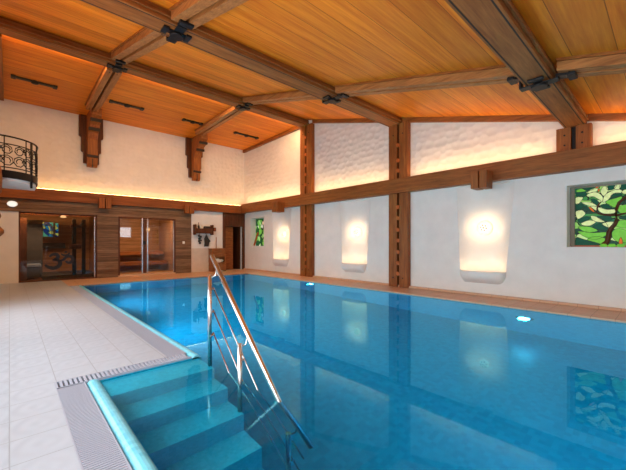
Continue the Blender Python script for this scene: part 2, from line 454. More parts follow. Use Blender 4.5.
# tie beams (cornice timbers) with warm strip lights lying on their tops
def led(t, x0, x1, y0, y1, z, m='led'):
    MB().quad((x0, y0, z+.004), (x1, y0, z+.004), (x1, y1, z+.004), (x0, y1, z+.004)).build('led_strip', M[m], t)
t = thing('tie_beam', (7.75, 5, 2.55), 'long horizontal brown timber beam running the whole right wall', 'beam')
MB().box(7.68, 7.79, YN, YF-.17, 2.55, 2.94, .012).build('timber', M['tie'], t)
for a, b in ((9.20, YF-.17), (5.38, 8.54), (YN, 4.74)):
    MB().box(7.79, 7.945, a, b, 2.56, 2.93).build('backing_timber', M['tie'], t)
for a, b in ((9.25, 13.05), (5.45, 8.5), (1.6, 4.68), (-2.5, .9)): led(t, 7.72, 7.75, a, b, 2.941)
t = thing('tie_beam', (3.7, 13.2, 2.53), 'long horizontal brown timber beam above the doors of the far wall', 'beam')
MB().box(XL+.01, XW-.01, YF-.16, YF-.001, 2.53, 2.88, .012).build('timber', M['tiex'], t)
led(t, .55, 7.66, 13.15, 13.18, 2.881, 'led_far')

t = thing('tie_beam', (XL+.1, 3, 2.55), 'long horizontal brown timber beam above the glazing of the left wall', 'beam')
MB().box(XL+.001, XL+.22, YN, 8.95, 2.55, 2.94, .012).build('timber', M['tie'], t)
led(t, XL+.17, XL+.20, -1.5, 8.9, 2.941)  # unseen strip, added to warm the ceiling

# timber posts on the right wall (pairs of timbers with a carved gap)
def post(y0, y1, z0, z1, label, full=True):
    p = thing('timber_post', (7.87, (y0+y1)/2, z0), label, 'post', 'timber posts on the right wall')
    mid = (y0+y1)/2; g = .035
    for a, b in ((y0, mid-g), (mid+g, y1)):
        MB().box(7.80, 7.95, a, b, z0, z1, .012).build('timber', M['post'], p)
    q = MB().box(7.90, 7.95, mid-g, mid+g, z0, z1); q.build('backing_board', M['dark'], p)
    rz = z0+.35; rnd = random.Random(int(y0*10))
    while full and rz < z1-.35:
        if rz < 2.35 or rz > 3.1:
            MB().prism([(mid-.055, rz), (mid-.02, rz-.05), (mid+.03, rz-.03), (mid+.055, rz+.03), (mid+.02, rz+.07), (mid-.03, rz+.06)], .02, 'x', 7.785).build('carved_notch', M['carve'], p)
        rz += rnd.uniform(.22, .42)
    for z in ((z0+.25, z1-.3, (z0+z1)/2+.6) if full else (z0+.12, z1-.15)):
        for y in ((y0+mid)/2, (y1+mid)/2):
            MB().lathe([(.016, -.01), (.016, .01)], 10, Matrix.Translation((7.795, y, z)) @ Matrix.Rotation(R(90), 4, 'Y')).build('peg', M['ironb'], p)
    return p
post(8.56, 9.18, 0, 5.42, 'tall paired timber post on the right wall, farther of the two full-height ones')
post(4.76, 5.36, 0, 4.46, 'tall paired timber post on the right wall, nearer of the two full-height ones')
post(.99, 1.52, 2.94, 3.40, 'short paired timber post above the tie beam near the large tree window', False)

# rafters spanning the pool
def rafter(y0, y1, zb, zt, xa, label, steps=False):
    p = thing('ceiling_beam', (7.8, (y0+y1)/2, zb), label, 'beam', 'rafters across the pool hall')
    MB().box(xa, 7.94, y0, y1, zb, zt, .012).build('timber', M['beam'], p)
    for yy in (y0+.035, y1-.035): MB().box(xa, 7.93, yy-.008, yy+.008, zb-.0015, zb+.01).build('groove', M['dark'], p)  # dark strips paint the shade of edge grooves that are not cut
    MB().box(xa, 7.93, y0-.035, y0-.001, zb+.06, zb+.09, .006).build('edge_moulding', M['beam'], p)
    MB().box(xa, 7.93, y1+.001, y1+.035, zb+.06, zb+.09, .006).build('edge_moulding', M['beam'], p)
    return p
rafter(8.86, 9.18, 5.42, 5.62, XL, 'ridge rafter beam of brown timber, farthest of the three across the pool')
rafter(5.0, 5.38, 4.45, 4.70, XL, 'brown timber rafter beam landing on the nearer tall post')
rafter(1.07, 1.40, 3.40, 3.67, XL, 'wide brown timber rafter beam closest overhead, landing above the tree window')
# purlins running lengthways
def purlin(x0, x1, y0, y1, label):
    y0 += .035; y1 -= .035
    p = thing('purlin', ((x0+x1)/2, (y0+y1)/2, zc((y0+y1)/2)-.1), label, 'beam', 'purlins between the rafters')
    mid = (x0+x1)/2; g = .03
    slope_bar(MB(), x0, mid-g, y0, y1, 0, .15).build('timber', M['beamy'], p)
    slope_bar(MB(), mid+g, x1, y0, y1, 0, .15).build('timber', M['beamy'], p)
    slope_bar(MB(), mid-g, mid+g, y0, y1, 0, .06).build('gap_board', M['postdark'], p)
    slope_bar(MB(), x0-.03, x0, y0, y1, 0, .035).build('edge_moulding', M['tie'], p)
    for k, yy in enumerate((y0+.12, y1-.12)):
        for xx in ((x0+mid)/2, (x1+mid)/2):
            MB().lathe([(.014, -.006), (.014, .006)], 8, Matrix.Translation((xx, yy, zc(yy)-.152))).build('peg', M['ironb'], p)
    return p
for nm, x0, x1 in (('D', 1.73, 2.06), ('E', 5.19, 5.50)):
    side = 'left' if nm == 'D' else 'right'
    purlin(x0, x1, 9.21, 12.28, 'purlin of paired timbers from the ridge rafter to the %s far-wall corbel' % ('left' if nm == 'D' else 'right'))
    purlin(x0, x1, 5.41, 8.83, 'purlin of paired timbers between ridge rafter and middle rafter, %s row' % side)
    purlin(x0, x1, 1.43, 4.97, 'purlin of paired timbers between middle rafter and closest rafter, %s row' % side)
    if nm == 'E': purlin(x0, x1, -2.9, 1.04, 'purlin of paired timbers on the viewer side of the closest rafter')

# corbels on the far wall
def corbel(xc, label):
    p = thing('corbel_bracket', (xc, YF, 3.7), label, 'bracket', 'corbels on the far wall')
    w = .34
    b = MB().prism([(xc-w, 5.44), (xc-w, 4.75), (xc-w+.06, 4.72), (xc-w+.06, 4.25), (xc-w+.12, 4.22), (xc-w+.12, 3.86), (xc+w-.12, 3.86), (xc+w-.12, 4.22), (xc+w-.06, 4.25), (xc+w-.06, 4.72), (xc+w, 4.75), (xc+w, 5.44)], .13, 'y', YF-.131)
    b.build('backing_board', M['postdark'], p, bevel=.01)
    a = .14
    pr = [(YF-.14, 3.72), (YF-.30, 3.72), (YF-.36, 3.80), (YF-.36, 4.02), (YF-.40, 4.05), (YF-.40, 4.62), (YF-.52, 4.82), (YF-.66, 4.86), (YF-.74, 5.0), (YF-.88, 5.05), (YF-.96, 5.18), (YF-1.05, 5.24), (YF-1.05, 5.46), (YF-.14, 5.44)]
    MB().prism(pr, 2*a, 'x', xc-a).build('arm', M['post'], p, bevel=.012)
    for q in ((YF-.415, YF-.34, 4.03, 4.10), (YF-.72, YF-.62, 4.84, 4.92), (YF-1.0, YF-.9, 5.06, 5.14)):
        MB().box(xc-a-.01, xc+a+.01, *q).build('notch_shade', M['dark'], p)  # dark boxes painting the shade in the arm's notches
    MB().box(xc-.012, xc+.012, YF-.37, YF-.28, 3.71, 3.98).build('notch_shade', M['dark'], p)
corbel(2.02, 'big stepped timber corbel on the far wall under the left purlin')
corbel(5.56, 'big stepped timber corbel on the far wall under the right purlin')

# iron clamps at the crossings
def clamp(xc, yb0, yb1, zb, L, label):
    p = thing('iron_bracket', (xc, (yb0+yb1)/2, zb), label, 'iron bracket', 'iron clamps at the beam crossings')
    yc = (yb0+yb1)/2; z0, z1 = zb-.022, zb-.001
    MB().box(xc-L, xc+L, yc-.05, yc+.05, z0, z1, .005).build('beam_strap', M['iron'], p)
    for sx in (-1, 1): MB().box(xc+sx*L-.04, xc+sx*L+.04, yc-.09, yc+.09, z0-.012, z1, .008).build('strap_end', M['iron'], p)
    q = MB(); q.box(xc-.07, xc+.07, yb0-.06, yb1+.06, z0-.014, z0-.001, .006); q.build('cross_plate', M['iron'], p)
    MB().lathe([(.10, z0-.05), (.105, z0-.03), (.10, z0-.015)], 8, Matrix.Translation((xc, yc, 0))).build('boss', M['iron'], p)
    for yy, sg in ((yb0, -1), (yb1, 1)):
        y_o = yy+sg*.06; LL = .2 if sg < 0 else .16
        zu = lambda y: zc(y)-.152
        ya, yb = sorted((yy+sg*.04, yy+sg*LL))
        if sg > 0 and zu(yb) < zb: continue
        zt = zu(y_o)
        if zt > z0+.02: MB().box(xc-.07, xc+.07, min(yy+sg*.036, y_o), max(yy+sg*.036, y_o), z0, zt, .005).build('side_strap', M['iron'], p)
        MB().prism([(ya, zu(ya)-.03), (yb, zu(yb)-.03), (yb, zu(yb)-.001), (ya, zu(ya)-.001)], .14, 'x', xc-.07).build('purlin_strap', M['iron'], p)
        ye = yy+sg*LL
        MB().box(xc-.10, xc+.10, ye-.045, ye+.045, zu(ye)-.045, zu(ye)-.002, .008).build('strap_end', M['iron'], p)

clamp(1.9, 8.86, 9.18, 5.42, .17, 'black iron clamp where the left purlin crosses the ridge rafter')
clamp(5.35, 8.86, 9.18, 5.42, .17, 'black iron clamp where the right purlin crosses the ridge rafter')
clamp(1.9, 5.0, 5.38, 4.45, .17, 'black iron clamp where the left purlin crosses the middle rafter')
clamp(5.35, 5.0, 5.38, 4.45, .17, 'black iron clamp where the right purlin crosses the middle rafter')
clamp(5.35, 1.07, 1.40, 3.40, .17, 'black iron clamp where the right purlin crosses the closest wide rafter')

# forged bars on the far ceiling panels
def forged(x0, x1, label):
    p = thing('iron_ceiling_bar', ((x0+x1)/2, 11.45, 5.5), label, 'iron bar', 'forged bars on the far ceiling panels')
    y = 11.45
    MB().box(x0+.04, x1-.04, y-.055, y+.055, 5.455, 5.499, .01).build('bar', M['ironb'], p)
    for xx in (x0+.04, x1-.04): MB().box(xx-.05, xx+.05, y-.085, y+.085, 5.44, 5.499, .015).build('end_block', M['ironb'], p)
    MB().lathe([(.04, 5.42), (.075, 5.43), (.085, 5.45), (.07, 5.499)], 14, Matrix.Translation(((x0+x1)/2, y, 0))).build('boss', M['ironb'], p)
forged(.03, .96, 'black forged bar on the far ceiling panel, left of the left purlin')
forged(2.22, 3.15, 'black forged bar on the far ceiling panel, just right of the left purlin')
forged(4.41, 5.10, 'black forged bar on the far ceiling panel, just left of the right purlin')
forged(6.41, 7.46, 'black forged bar on the far ceiling panel nearest the right wall')

# wooden blocks on the tie beams
def block(x0, x1, y0, y1, z0, z1, label, ax):
    p = thing('timber_block', ((x0+x1)/2, (y0+y1)/2, z0), label, 'timber block', 'end blocks on the tie beams')
    if ax == 'y':
        mid = (x0+x1)/2
        MB().box(x0, x1, y0, (y0+y1)/2-.012, z0, z1, .012).build('timber', M['post'], p)
        MB().box(x0, x1, (y0+y1)/2+.012, y1, z0, z1, .012).build('timber', M['post'], p)
    else:
        MB().box(x0, (x0+x1)/2-.012, y0, y1, z0, z1, .012).build('timber', M['post'], p)
        MB().box((x0+x1)/2+.012, x1, y0, y1, z0, z1, .012).build('timber', M['post'], p)
block(7.34, 7.68, 2.62, 2.95, 2.37, 2.74, 'dark wooden end block under the right tie beam above the nearest sconce', 'y')
block(7.34, 7.68, 9.95, 10.3, 2.37, 2.74, 'dark wooden end block under the right tie beam above the farthest sconce', 'y')
block(2.21, 2.57, 12.98, 13.14, 2.37, 2.72, 'dark wooden end block on the far tie beam between the two glass doors', 'x')
block(5.09, 5.46, 12.98, 13.14, 2.37, 2.70, 'dark wooden end block on the far tie beam right of the cabin doors', 'x')

# ------------------------------------------------------------------ wall sconces: plaster niche, pocket lip, round glass lamp
def sconce(yc, label):
    p = thing('wall_sconce', (XW, yc, .3), label, 'wall lamp', 'plaster sconces on the right wall')
    # back shell: gently hollowed surface behind the wall opening
    m = MB(); bm = m.bm; N, K = 14, 16; grid = []
    for i in range(N+1):
        f = i/N; z = .42+f*(2.54-.42)
        g = (z-.5)/(2.53-.5)
        ya = yc-.50-.18*g; yb = yc+.48+.09*g; row = []
        for k in range(K+1):
            s = k/K; e = 1-abs(2*s-1)**3.2
            row.append(bm.verts.new((XW+.005+.27*e*(1-.45*f), ya+(yb-ya)*s, z)))
        grid.append(row)
    for i in range(N):
        for k in range(K):
            fc = bm.faces.new((grid[i][k], grid[i][k+1], grid[i+1][k+1], grid[i+1][k])); fc.smooth = True
    m.build('plaster_shell', M['white'], p)
    # pocket lip: rounded bowl front, open at the top
    m = MB(); bm = m.bm; rows = []
    NZ, NY = 10, 24
    zt = .56; zb = .28
    for i in range(NZ+1):
        f = i/NZ; z = zt-(zt-zb)*f
        dep = .20*(1-f**3.0); hw = .5*(1-.22*f**2.5); row = []
        for k in range(NY+1):
            s = -1+2*k/NY; e = (1-abs(s)**4)**.5
            row.append(bm.verts.new((XW+.002-dep*e, yc-.01+hw*s, z)))
        rows.append(row)
    inner = []
    for k in range(NY+1):
        s = -1+2*k/NY; e = (1-abs(s)**4)**.5
        inner.append((bm.verts.new((XW+.002-.165*e, yc-.01+.465*s, zt)), bm.verts.new((XW+.06-.13*e, yc-.01+.42*s, zt-.14))))
    for i in range(NZ):
        for k in range(NY):
            bm.faces.new((rows[i][k], rows[i][k+1], rows[i+1][k+1], rows[i+1][k])).smooth = True
    for k in range(NY):
        bm.faces.new((rows[0][k], rows[0][k+1], inner[k+1][0], inner[k][0])).smooth = True
        bm.faces.new((inner[k][0], inner[k+1][0], inner[k+1][1], inner[k][1])).smooth = True
    bm.faces.new([inner[k][1] for k in range(NY+1)])
    m.build('plaster_lip', M['white'], p)
    # lamp: ribbed glass dish, bulb and studs
    T = Matrix.Translation((XW+.205, yc, 1.55)) @ Matrix.Rotation(R(-90), 4, 'Y')
    MB().lathe([(.02, .0), (.17, .0), (.175, .012), (.165, .022), (.14, .02), (.12, .03), (.10, .028)], 32, T).build('glass_dish', M['cloth'], p)
    bu = MB().lathe([(.10, .025), (.10, .05), (.085, .075), (.05, .09), (.005, .095)], 24, T).build('bulb', M['bulb'], p)
    for a in range(6):
        an = a*math.pi/3+.3
        MB().lathe([(.012, 0), (.02, .012), (.01, .026)], 8, T @ Matrix.Translation((.058*math.cos(an), .058*math.sin(an), .072))).build('stud', M['iron'], bu)
    MB().lathe([(.012, 0), (.02, .012), (.01, .026)], 8, T @ Matrix.Translation((0, 0, .086))).build('stud', M['iron'], bu)
    l = bpy.data.lights.new('sconce_light', 'AREA'); l.shape = 'DISK'; l.size = .6; l.energy = 1.5; l.color = (1, .66, .36)
    lo = bpy.data.objects.new('sconce_light', l); C.objects.link(lo); lo.location = (XW-.0, yc, 1.55); lo.rotation_euler = (0, R(-90), 0)
    # second light lying in the plaster pocket, washing the niche from below
    l = bpy.data.lights.new('sconce_pocket_light', 'AREA'); l.shape = 'RECTANGLE'; l.size = .1; l.size_y = .7; l.energy = 1.7; l.color = (1, .66, .38)
    lo = bpy.data.objects.new('sconce_pocket_light', l); C.objects.link(lo); lo.location = (XW-.05, yc-.01, .50); lo.rotation_euler = (0, R(180+22), 0)
for yc, lb, _ in SC: sconce(yc, lb)

# ------------------------------------------------------------------ large stained glass window
wn = thing('window_1', (XW+.2, .66, 1.14), 'large stained glass window of a tree with green leaves in the right wall', 'window')
GX = XW+.33
MB().box(GX, GX+.02, -.04, 1.37, 1.13, 2.30).build('glass_pane', M['stain'], wn)
f = MB(); f.box(GX-.04, GX-.001, -.04, 1.37, 1.125, 1.155, .004); f.build('sill_strip', M['g_orange'] if False else simple('orange_brown_wood', lin(176, 88, 40), .5), wn)
def G(x, y):      # drawing units of the pane, left edge 125, bottom edge 697
    return (1.297-(x-125)*.001575, 1.155+(697-y)*.002045)
def closed(pts, n=5):
    pts = [Vector(p) for p in pts]; k = len(pts); out = []
    for i in range(k):
        a, b_, c_, d_ = pts[i-1], pts[i], pts[(i+1) % k], pts[(i+2) % k]
        for j in range(n):
            t_ = j/n
            out.append(.5*((2*b_)+(c_-a)*t_+(2*a-5*b_+4*c_-d_)*t_*t_+(3*b_-a-3*c_+d_)*t_**3))
    return out
nlay = [0]
def piece(name, mat, pts):
    nlay[0] += 1
    x = GX-.003-.0001*nlay[0]
    P_ = [G(max(125, p.x), min(697, max(145, p.y))) for p in closed(pts)]
    m = MB(); vs = [m.bm.verts.new((x, *p)) for p in P_]; m.bm.faces.new(vs)
    o = m.build(name, mat, wn)
    MB().tube([(x-.001, *p) for p in P_], .0032, 5, True).build('lead_line', M['darkstuff'], o)
GRN = [[(150,520),(260,520),(340,560),(230,572)],[(150,562),(300,578),(410,575),(422,600),(330,640),(230,622)],[(240,640),(330,612),(420,640),(400,672),(320,684)],[(470,575),(520,545),(600,565),(660,600),(660,660),(540,670),(478,632)],[(410,292),(500,268),(555,262),(505,350),(440,322)],[(525,345),(626,328),(690,340),(680,395),(560,408),(522,385)],[(470,500),(560,470),(690,480),(690,530),(560,540)],[(135,165),(200,150),(228,178),(150,184)]]
DRK = [[(126,190),(210,186),(238,214),(200,236),(126,218)],[(190,140),(330,128),(322,152),(240,176)],[(275,260),(312,262),(358,302),(340,326),(290,292)],[(365,322),(420,316),(466,350),(450,362),(380,346)],[(420,160),(510,128),(492,180),(440,190)],[(540,150),(600,120),(690,130),(690,185),(550,196)],[(455,250),(500,220),(552,230),(545,252)],[(126,300),(190,300),(212,330),(150,366)],[(290,520),(400,480),(432,550),(340,548)],[(130,622),(210,640),(372,692),(130,697)],[(150,450),(230,420),(272,440),(180,482)],[(330,425),(440,428),(470,462),(400,472)],[(530,445),(626,425),(690,430),(680,462),(560,464)]]
PAL = [[(235,220),(290,195),(350,210),(386,250),(380,290),(345,266),(300,238),(255,236)],[(366,200),(390,152),(426,160),(432,200),(396,240)],[(386,296),(400,240),(450,206),(510,190),(552,200),(545,224),(480,226),(450,262),(420,290)],[(490,185),(500,150),(555,120),(532,190)],[(128,236),(200,236),(165,290),(128,294)],[(245,190),(328,162),(336,186),(270,202)],[(190,285),(270,290),(332,326),(300,332),(230,312)],[(270,326),(330,332),(326,372)],[(345,342),(420,366),(492,370),(490,402),(400,404),(350,376)],[(128,372),(190,360),(222,400),(150,442)],[(275,420),(330,430),(402,476),(370,482),(300,466)],[(185,482),(260,460),(322,476),(270,510),(200,506)],[(560,206),(626,192),(690,200),(680,244),(572,236)],[(380,496),(450,480),(492,490),(440,532)]]
for q in GRN: piece('green_leaf', M['g_leaf2'], q)
for q in DRK: piece('dark_leaf', M['g_leaf3'], q)
for q in PAL: piece('pale_leaf', M['g_leaf'], q)
for q in ([(250,330),(290,350),(312,386),(278,368)],[(318,150),(345,145),(342,160),(326,162)],[(340,172),(362,176),(346,198)],[(545,622),(528,676),(562,676)]): piece('orange_piece', M['g_orange'], q)
def br(name, pts, r0, r1):
    n = len(pts); MB().tube([(GX-.014, *G(*p)) for p in pts], [r0+(r1-r0)*i/(n-1) for i in range(n)], 8).build(name, M['g_trunk'], wn)
br('trunk', [(385,697),(425,665),(436,620),(440,580),(462,540),(495,505),(512,465),(503,420),(506,370),(530,310),(580,270),(640,246),(760,230)], .042, .018)
br('branch', [(503,420),(460,420),(410,415),(350,402),(325,385),(335,350),(350,312),(372,294)], .02, .011)
br('branch', [(510,425),(560,414),(640,405),(780,400)], .02, .012)
for u in (395, 470, 545):
    MB().lathe([(.03, 0), (.055, .012), (.06, .03), (.035, .06)], 10, Matrix.Translation((GX-.035, *G(u, 712)))).build('bush', M['g_leaf2'], wn)
fm = MB(); fm.box(GX-.045, GX-.002, 1.304, 1.375, 1.13, 2.30, .006); fm.box(GX-.045, GX-.002, -.04, 1.304, 2.275, 2.305, .006)
fm.build('window_frame', simple('grey_brown_frame', lin(140, 128, 112), .7), wn)
# small far window
w2 = thing('window_2', (XW+.25, 12.3, 1.1), 'small narrow stained glass window at the far end of the right wall', 'window')
MB().box(XW+.27, XW+.29, 11.75, 12.77, 1.07, 2.29).build('glass_pane', M['stain2'], w2)
b = MB()
b.tube([(XW+.262, 12.26, 1.07), (XW+.262, 12.26, 2.29)], .012, 6); b.build('mullion', M['ironb'], w2)
o = MB().box(-.02, .02, -.05, .05, 0, .62, .01).build('leaning_stick', M['carve']); o.location = (XW+.10, 12.64, 1.085); o.rotation_euler = (R(14), R(10), 0)
tag(o, 'orange wooden slat leaning in the recess of the small far window', 'stick', None, 'thing')

# ------------------------------------------------------------------ far wall fittings
# weathered plank cladding round the cabin door and over the left glass wall
m = MB(); m.box(2.2, 2.83, YF-.05, YF, .0, 2.53); m.box(4.82, 5.45, YF-.05, YF, 0, 2.53); m.box(2.83, 4.82, YF-.05, YF, 2.14, 2.53); m.box(XL, 2.2, YF-.05, YF, 2.15, 2.53)
struct(m.build('trim_planks', M['clad']))
# left glass wall
dg = thing('door_1', (1.2, YF, 0), 'dark glass wall with black curved symbol at the left of the far wall', 'glass door')
f = MB(); f.box(.20, .24, YF, YF+.08, 0, 2.15); f.box(2.16, 2.2, YF, YF+.08, 0, 2.15); f.box(.24, 2.16, YF, YF+.08, 2.1, 2.15); f.box(.24, 2.16, YF, YF+.08, 0, .04)
f.build('frame', M['frame'], dg)
MB().box(.24, 2.16, YF+.03, YF+.042, .04, 2.1).build('glass_pane', M['pane'], dg)
s = MB(); s.box(2.12, 2.15, YF+.012, YF+.028, .05, 2.09); s.build('edge_profile', M['chrome'], dg)
# curved symbol on the glass
def stroke(m, pts, w, y):
    pts = [Vector(p) for p in pts]; fine = []
    P = [pts[0]]+pts+[pts[-1]]
    for i in range(1, len(P)-2):
        for k in range(6):
            t_ = k/6; a, b_, c_, d_ = P[i-1], P[i], P[i+1], P[i+2]
            fine.append(.5*((2*b_)+(c_-a)*t_+(2*a-5*b_+4*c_-d_)*t_*t_+(3*b_-a-3*c_+d_)*t_**3))
    fine.append(pts[-1]); n = len(fine)
    L, Rr = [], []
    for i, p in enumerate(fine):
        tt = (fine[min(i+1, n-1)]-fine[max(i-1, 0)]).normalized(); nn = Vector((-tt.y, tt.x))
        ww = w*(.35+.65*math.sin(math.pi*min(1, max(0, i/(n-1))))**.6)
        L.append(p+nn*ww); Rr.append(p-nn*ww)
    for i in range(n-1):
        q = [(L[i].x, y, L[i].y), (L[i+1].x, y, L[i+1].y), (Rr[i+1].x, y, Rr[i+1].y), (Rr[i].x, y, Rr[i].y)]
        m.quad(*q)
m = MB(); ys = YF+.027
stroke(m, [(.93, .76), (1.0, .83), (1.10, .84), (1.15, .76), (1.08, .68), (1.0, .66)], .05, ys)
stroke(m, [(1.04, .67), (1.16, .64), (1.20, .54), (1.14, .44), (1.02, .40), (.9, .44), (.82, .52)], .058, ys)
stroke(m, [(1.17, .62), (1.28, .66), (1.38, .76), (1.48, .76), (1.53, .66), (1.48, .57), (1.40, .56), (1.34, .62)], .048, ys)
stroke(m, [(1.22, .86), (1.28, .81), (1.38, .81), (1.46, .88)], .03, ys)
stroke(m, [(1.48, .57), (1.56, .50), (1.62, .52)], .02, ys)
m.bm.faces.new([m.bm.verts.new((1.345+.032*math.cos(a*math.pi/6), ys, .905+.032*math.sin(a*math.pi/6))) for a in range(12)])
o = m.build('symbol_decal', simple('black_vinyl', lin(14, 12, 12), .5), dg)
# room behind it
rm = MB(); x0, x1, y0, y1 = -.6, 2.45, YF+.15, YF+3.2
rm.quad((x0, y1, 0), (x1, y1, 0), (x1, y1, 2.4), (x0, y1, 2.4)); rm.quad((x0, y0, 0), (x0, y1, 0), (x0, y1, 2.4), (x0, y0, 2.4)); rm.quad((x1, y0, 0), (x1, y1, 0), (x1, y1, 2.4), (x1, y0, 2.4))
rm.quad((x0, y0, 2.4), (x1, y0, 2.4), (x1, y1, 2.4), (x0, y1, 2.4))
struct(rm.build('wall_lounge', wood('lounge_boards', lin(140, 94, 56), lin(186, 136, 90), 'x', 14, .6, .2, 'z', .2)))
struct(MB().box(x0, x1, y0, y1, -.1, 0).build('floor_lounge', M['frame']))
o = thing('dark_bench', (.6, YF+1.2, 0), 'dark low bench with pale top behind the left glass wall', 'bench')
MB().box(-.2, .75, YF+.9, YF+1.5, .08, .40, .02).build('base', M['dark'], o); MB().box(-.22, .78, YF+.88, YF+1.52, .40, .50, .03).build('cushion', simple('bluish_cushion', lin(120, 128, 140), .8), o)
o = thing('dark_platform', (1.4, YF+1.6, 0), 'low dark wooden platform on the floor behind the left glass wall', 'platform')
MB().box(.8, 2.3, YF+.5, YF+2.4, 0.002, .13, .01).build('deck', M['dark'], o)
o = MB().box(.42, .86, YF+1.7, YF+1.76, .01, 2.0, .01).build('room_divider', simple('dark_grey_panel', lin(52, 48, 46), .5)); tag(o, 'tall dark grey panel standing behind the left glass wall', 'panel', None, 'thing')
o = MB().box(.20, .41, YF+.6, YF+.7, .01, 2.0, .01).build('room_divider', M['frame']); tag(o, 'narrow dark brown panel just inside the left edge of the glass wall', 'panel', None, 'thing')
bs = thing('standing_frame', (1.75, YF+.6, 0), 'two dark uprights with a round wooden knob behind the left glass wall', 'frame')
MB().box(1.55, 1.66, YF+.3, YF+.4, .14, 2.0, .01).build('upright', M['dark'], bs); MB().box(1.82, 1.92, YF+.3, YF+.4, .14, 2.0, .01).build('upright', M['dark'], bs)
MB().box(1.45, 1.80, YF+.22, YF+.3, 1.0, 1.16, .05).build('knob', M['frame'], bs)
MB().box(1.5, 1.95, YF+.3, YF+.4, 1.72, 1.84, .02).build('crosspiece', M['frame'], bs)
o = MB().box(.75, 1.62, YF+2.9, YF+3.1, 1.0, 1.2, .01).build('dark_shelf', M['dark']); tag(o, 'dark horizontal shelf on the back wall behind the left glass wall', 'shelf', None, 'thing')
w3 = thing('reflected_window', (1.3, YF+3.15, 1.5), 'small blue and green stained glass panel standing in for a reflection in the left glass wall', 'stained glass')  # glowing panel inside the room stands in for a window mirrored in the glass
MB().box(.90, 1.26, YF+3.12, YF+3.14, 1.45, 2.0).build('glass_pane', M['stain3'], w3)
r = MB()
r.tube([(.94, YF+3.11, 1.47), (.94, YF+3.11, 1.8)]+[(1.08-.14*math.cos(a*math.pi/8), YF+3.11, 1.8+.14*math.sin(a*math.pi/8)) for a in range(9)]+[(1.22, YF+3.11, 1.47)], .016, 6)
r.build('arch_line', simple('yellow_glass', lin(206, 190, 70), .3), w3)
MB().box(1.33, 1.42, YF+3.12, YF+3.14, 1.45, 1.98).build('side_strip', M['stain3'], w3)
o = thing('wooden_ceiling_rail', (1.2, YF+.5, 2.05), 'pale wooden rail with a small lamp along the top behind the left glass wall', 'rail')
MB().box(.25, 2.15, YF+.8, YF+.95, 2.14, 2.3, .02).build('timber', M['carve'], o)
MB().lathe([(.03, 0), (.09, .01), (.07, .06), (.02, .09)], 14, Matrix.Translation((1.35, YF+.75, 2.06))).build('lamp', M['halo'], o)
# timber cabin door: two glass leaves with long steel handles
dc = thing('door_2', (3.8, YF, .05), 'double glass doors of the timber cabin in the middle of the far wall', 'glass door')
f = MB(); x0, x1 = D2[0], D2[1]
f.box(x0, x0+.05, YF-.06, YF+.06, .05, 2.14); f.box(x1-.05, x1, YF-.06, YF+.06, .05, 2.14); f.box(x0+.05, x1-.05, YF-.06, YF+.06, 2.08, 2.14)
f.build('frame', M['frame'], dc)
MB().box(x0+.05, 3.61, YF+.0, YF+.012, .08, 2.07).build('glass_pane', M['pane'], dc)
MB().box(3.75, x1-.08, YF+.0, YF+.012, .08, 2.07).build('glass_pane', M['pane'], dc)
MB().box(3.61, 3.75, YF-.01, YF+.03, .08, 2.07).build('mullion', M['frame'], dc)
for xx in (3.61, 3.79):
    MB().box(xx-.02, xx+.02, YF-.08, YF-.045, .06, 2.12, .006).build('handle', M['steel'], dc)
MB().box(x1-.085, x1-.055, YF-.03, YF+.02, .08, 2.07).build('edge_profile', M['steel'], dc)
MB().box(3.64, 3.74, YF-.035, YF-.012, 1.14, 1.28, .01).build('lock', M['iron'], dc)
MB().box(x0, x1, YF-.05, YF+.12, .0, .05).build('threshold', M['ledge'], dc)
cx0, cx1, cy0, cy1 = 2.6, 4.95, YF+.15, YF+2.3
c = MB(); c.quad((cx0, cy1, 0), (cx1, cy1, 0), (cx1, cy1, 2.3), (cx0, cy1, 2.3)); c.quad((cx0, cy0, 0), (cx0, cy1, 0), (cx0, cy1, 2.3), (cx0, cy0, 2.3)); c.quad((cx1, cy0, 0), (cx1, cy1, 0), (cx1, cy1, 2.3), (cx1, cy0, 2.3))
c.quad((cx0, cy0, 2.3), (cx1, cy0, 2.3), (cx1, cy1, 2.3), (cx0, cy1, 2.3)); c.quad((cx0, cy0, .04), (cx1, cy0, .04), (cx1, cy1, .04), (cx0, cy1, .04))
struct(c.build('wall_cabin', wood('cabin_boards', lin(134, 92, 56), lin(186, 140, 96), 'x', 14, .5, .16, 'z', .2)))
for z, yy, lb in ((.45, YF+1.1, 'lower wooden bench inside the timber cabin behind the double glass doors'), (.85, YF+1.6, 'upper wooden bench inside the timber cabin behind the double glass doors')):
    b_ = thing('cabin_bench', (3.8, yy, z), lb, 'bench', 'cabin benches')
    k = MB()
    for i in range(4): k.box(2.65, 4.9, yy+i*.13, yy+i*.13+.11, z-.03, z, .006)
    k.build('seat_slats', M['slat'], b_); MB().box(2.65, 4.9, yy-.02, yy, z-.14, z, .006).build('front_board', M['slat'], b_)
cl = thing('cabin_lamp', (4.45, YF+2.25, 1.8), 'small glowing lamp on the back wall inside the timber cabin', 'lamp')
MB().lathe([(.05, 0), (.09, .05), (.06, .14)], 12, Matrix.Translation((4.45, YF+2.2, 1.72))).build('shade', M['halo'], cl)

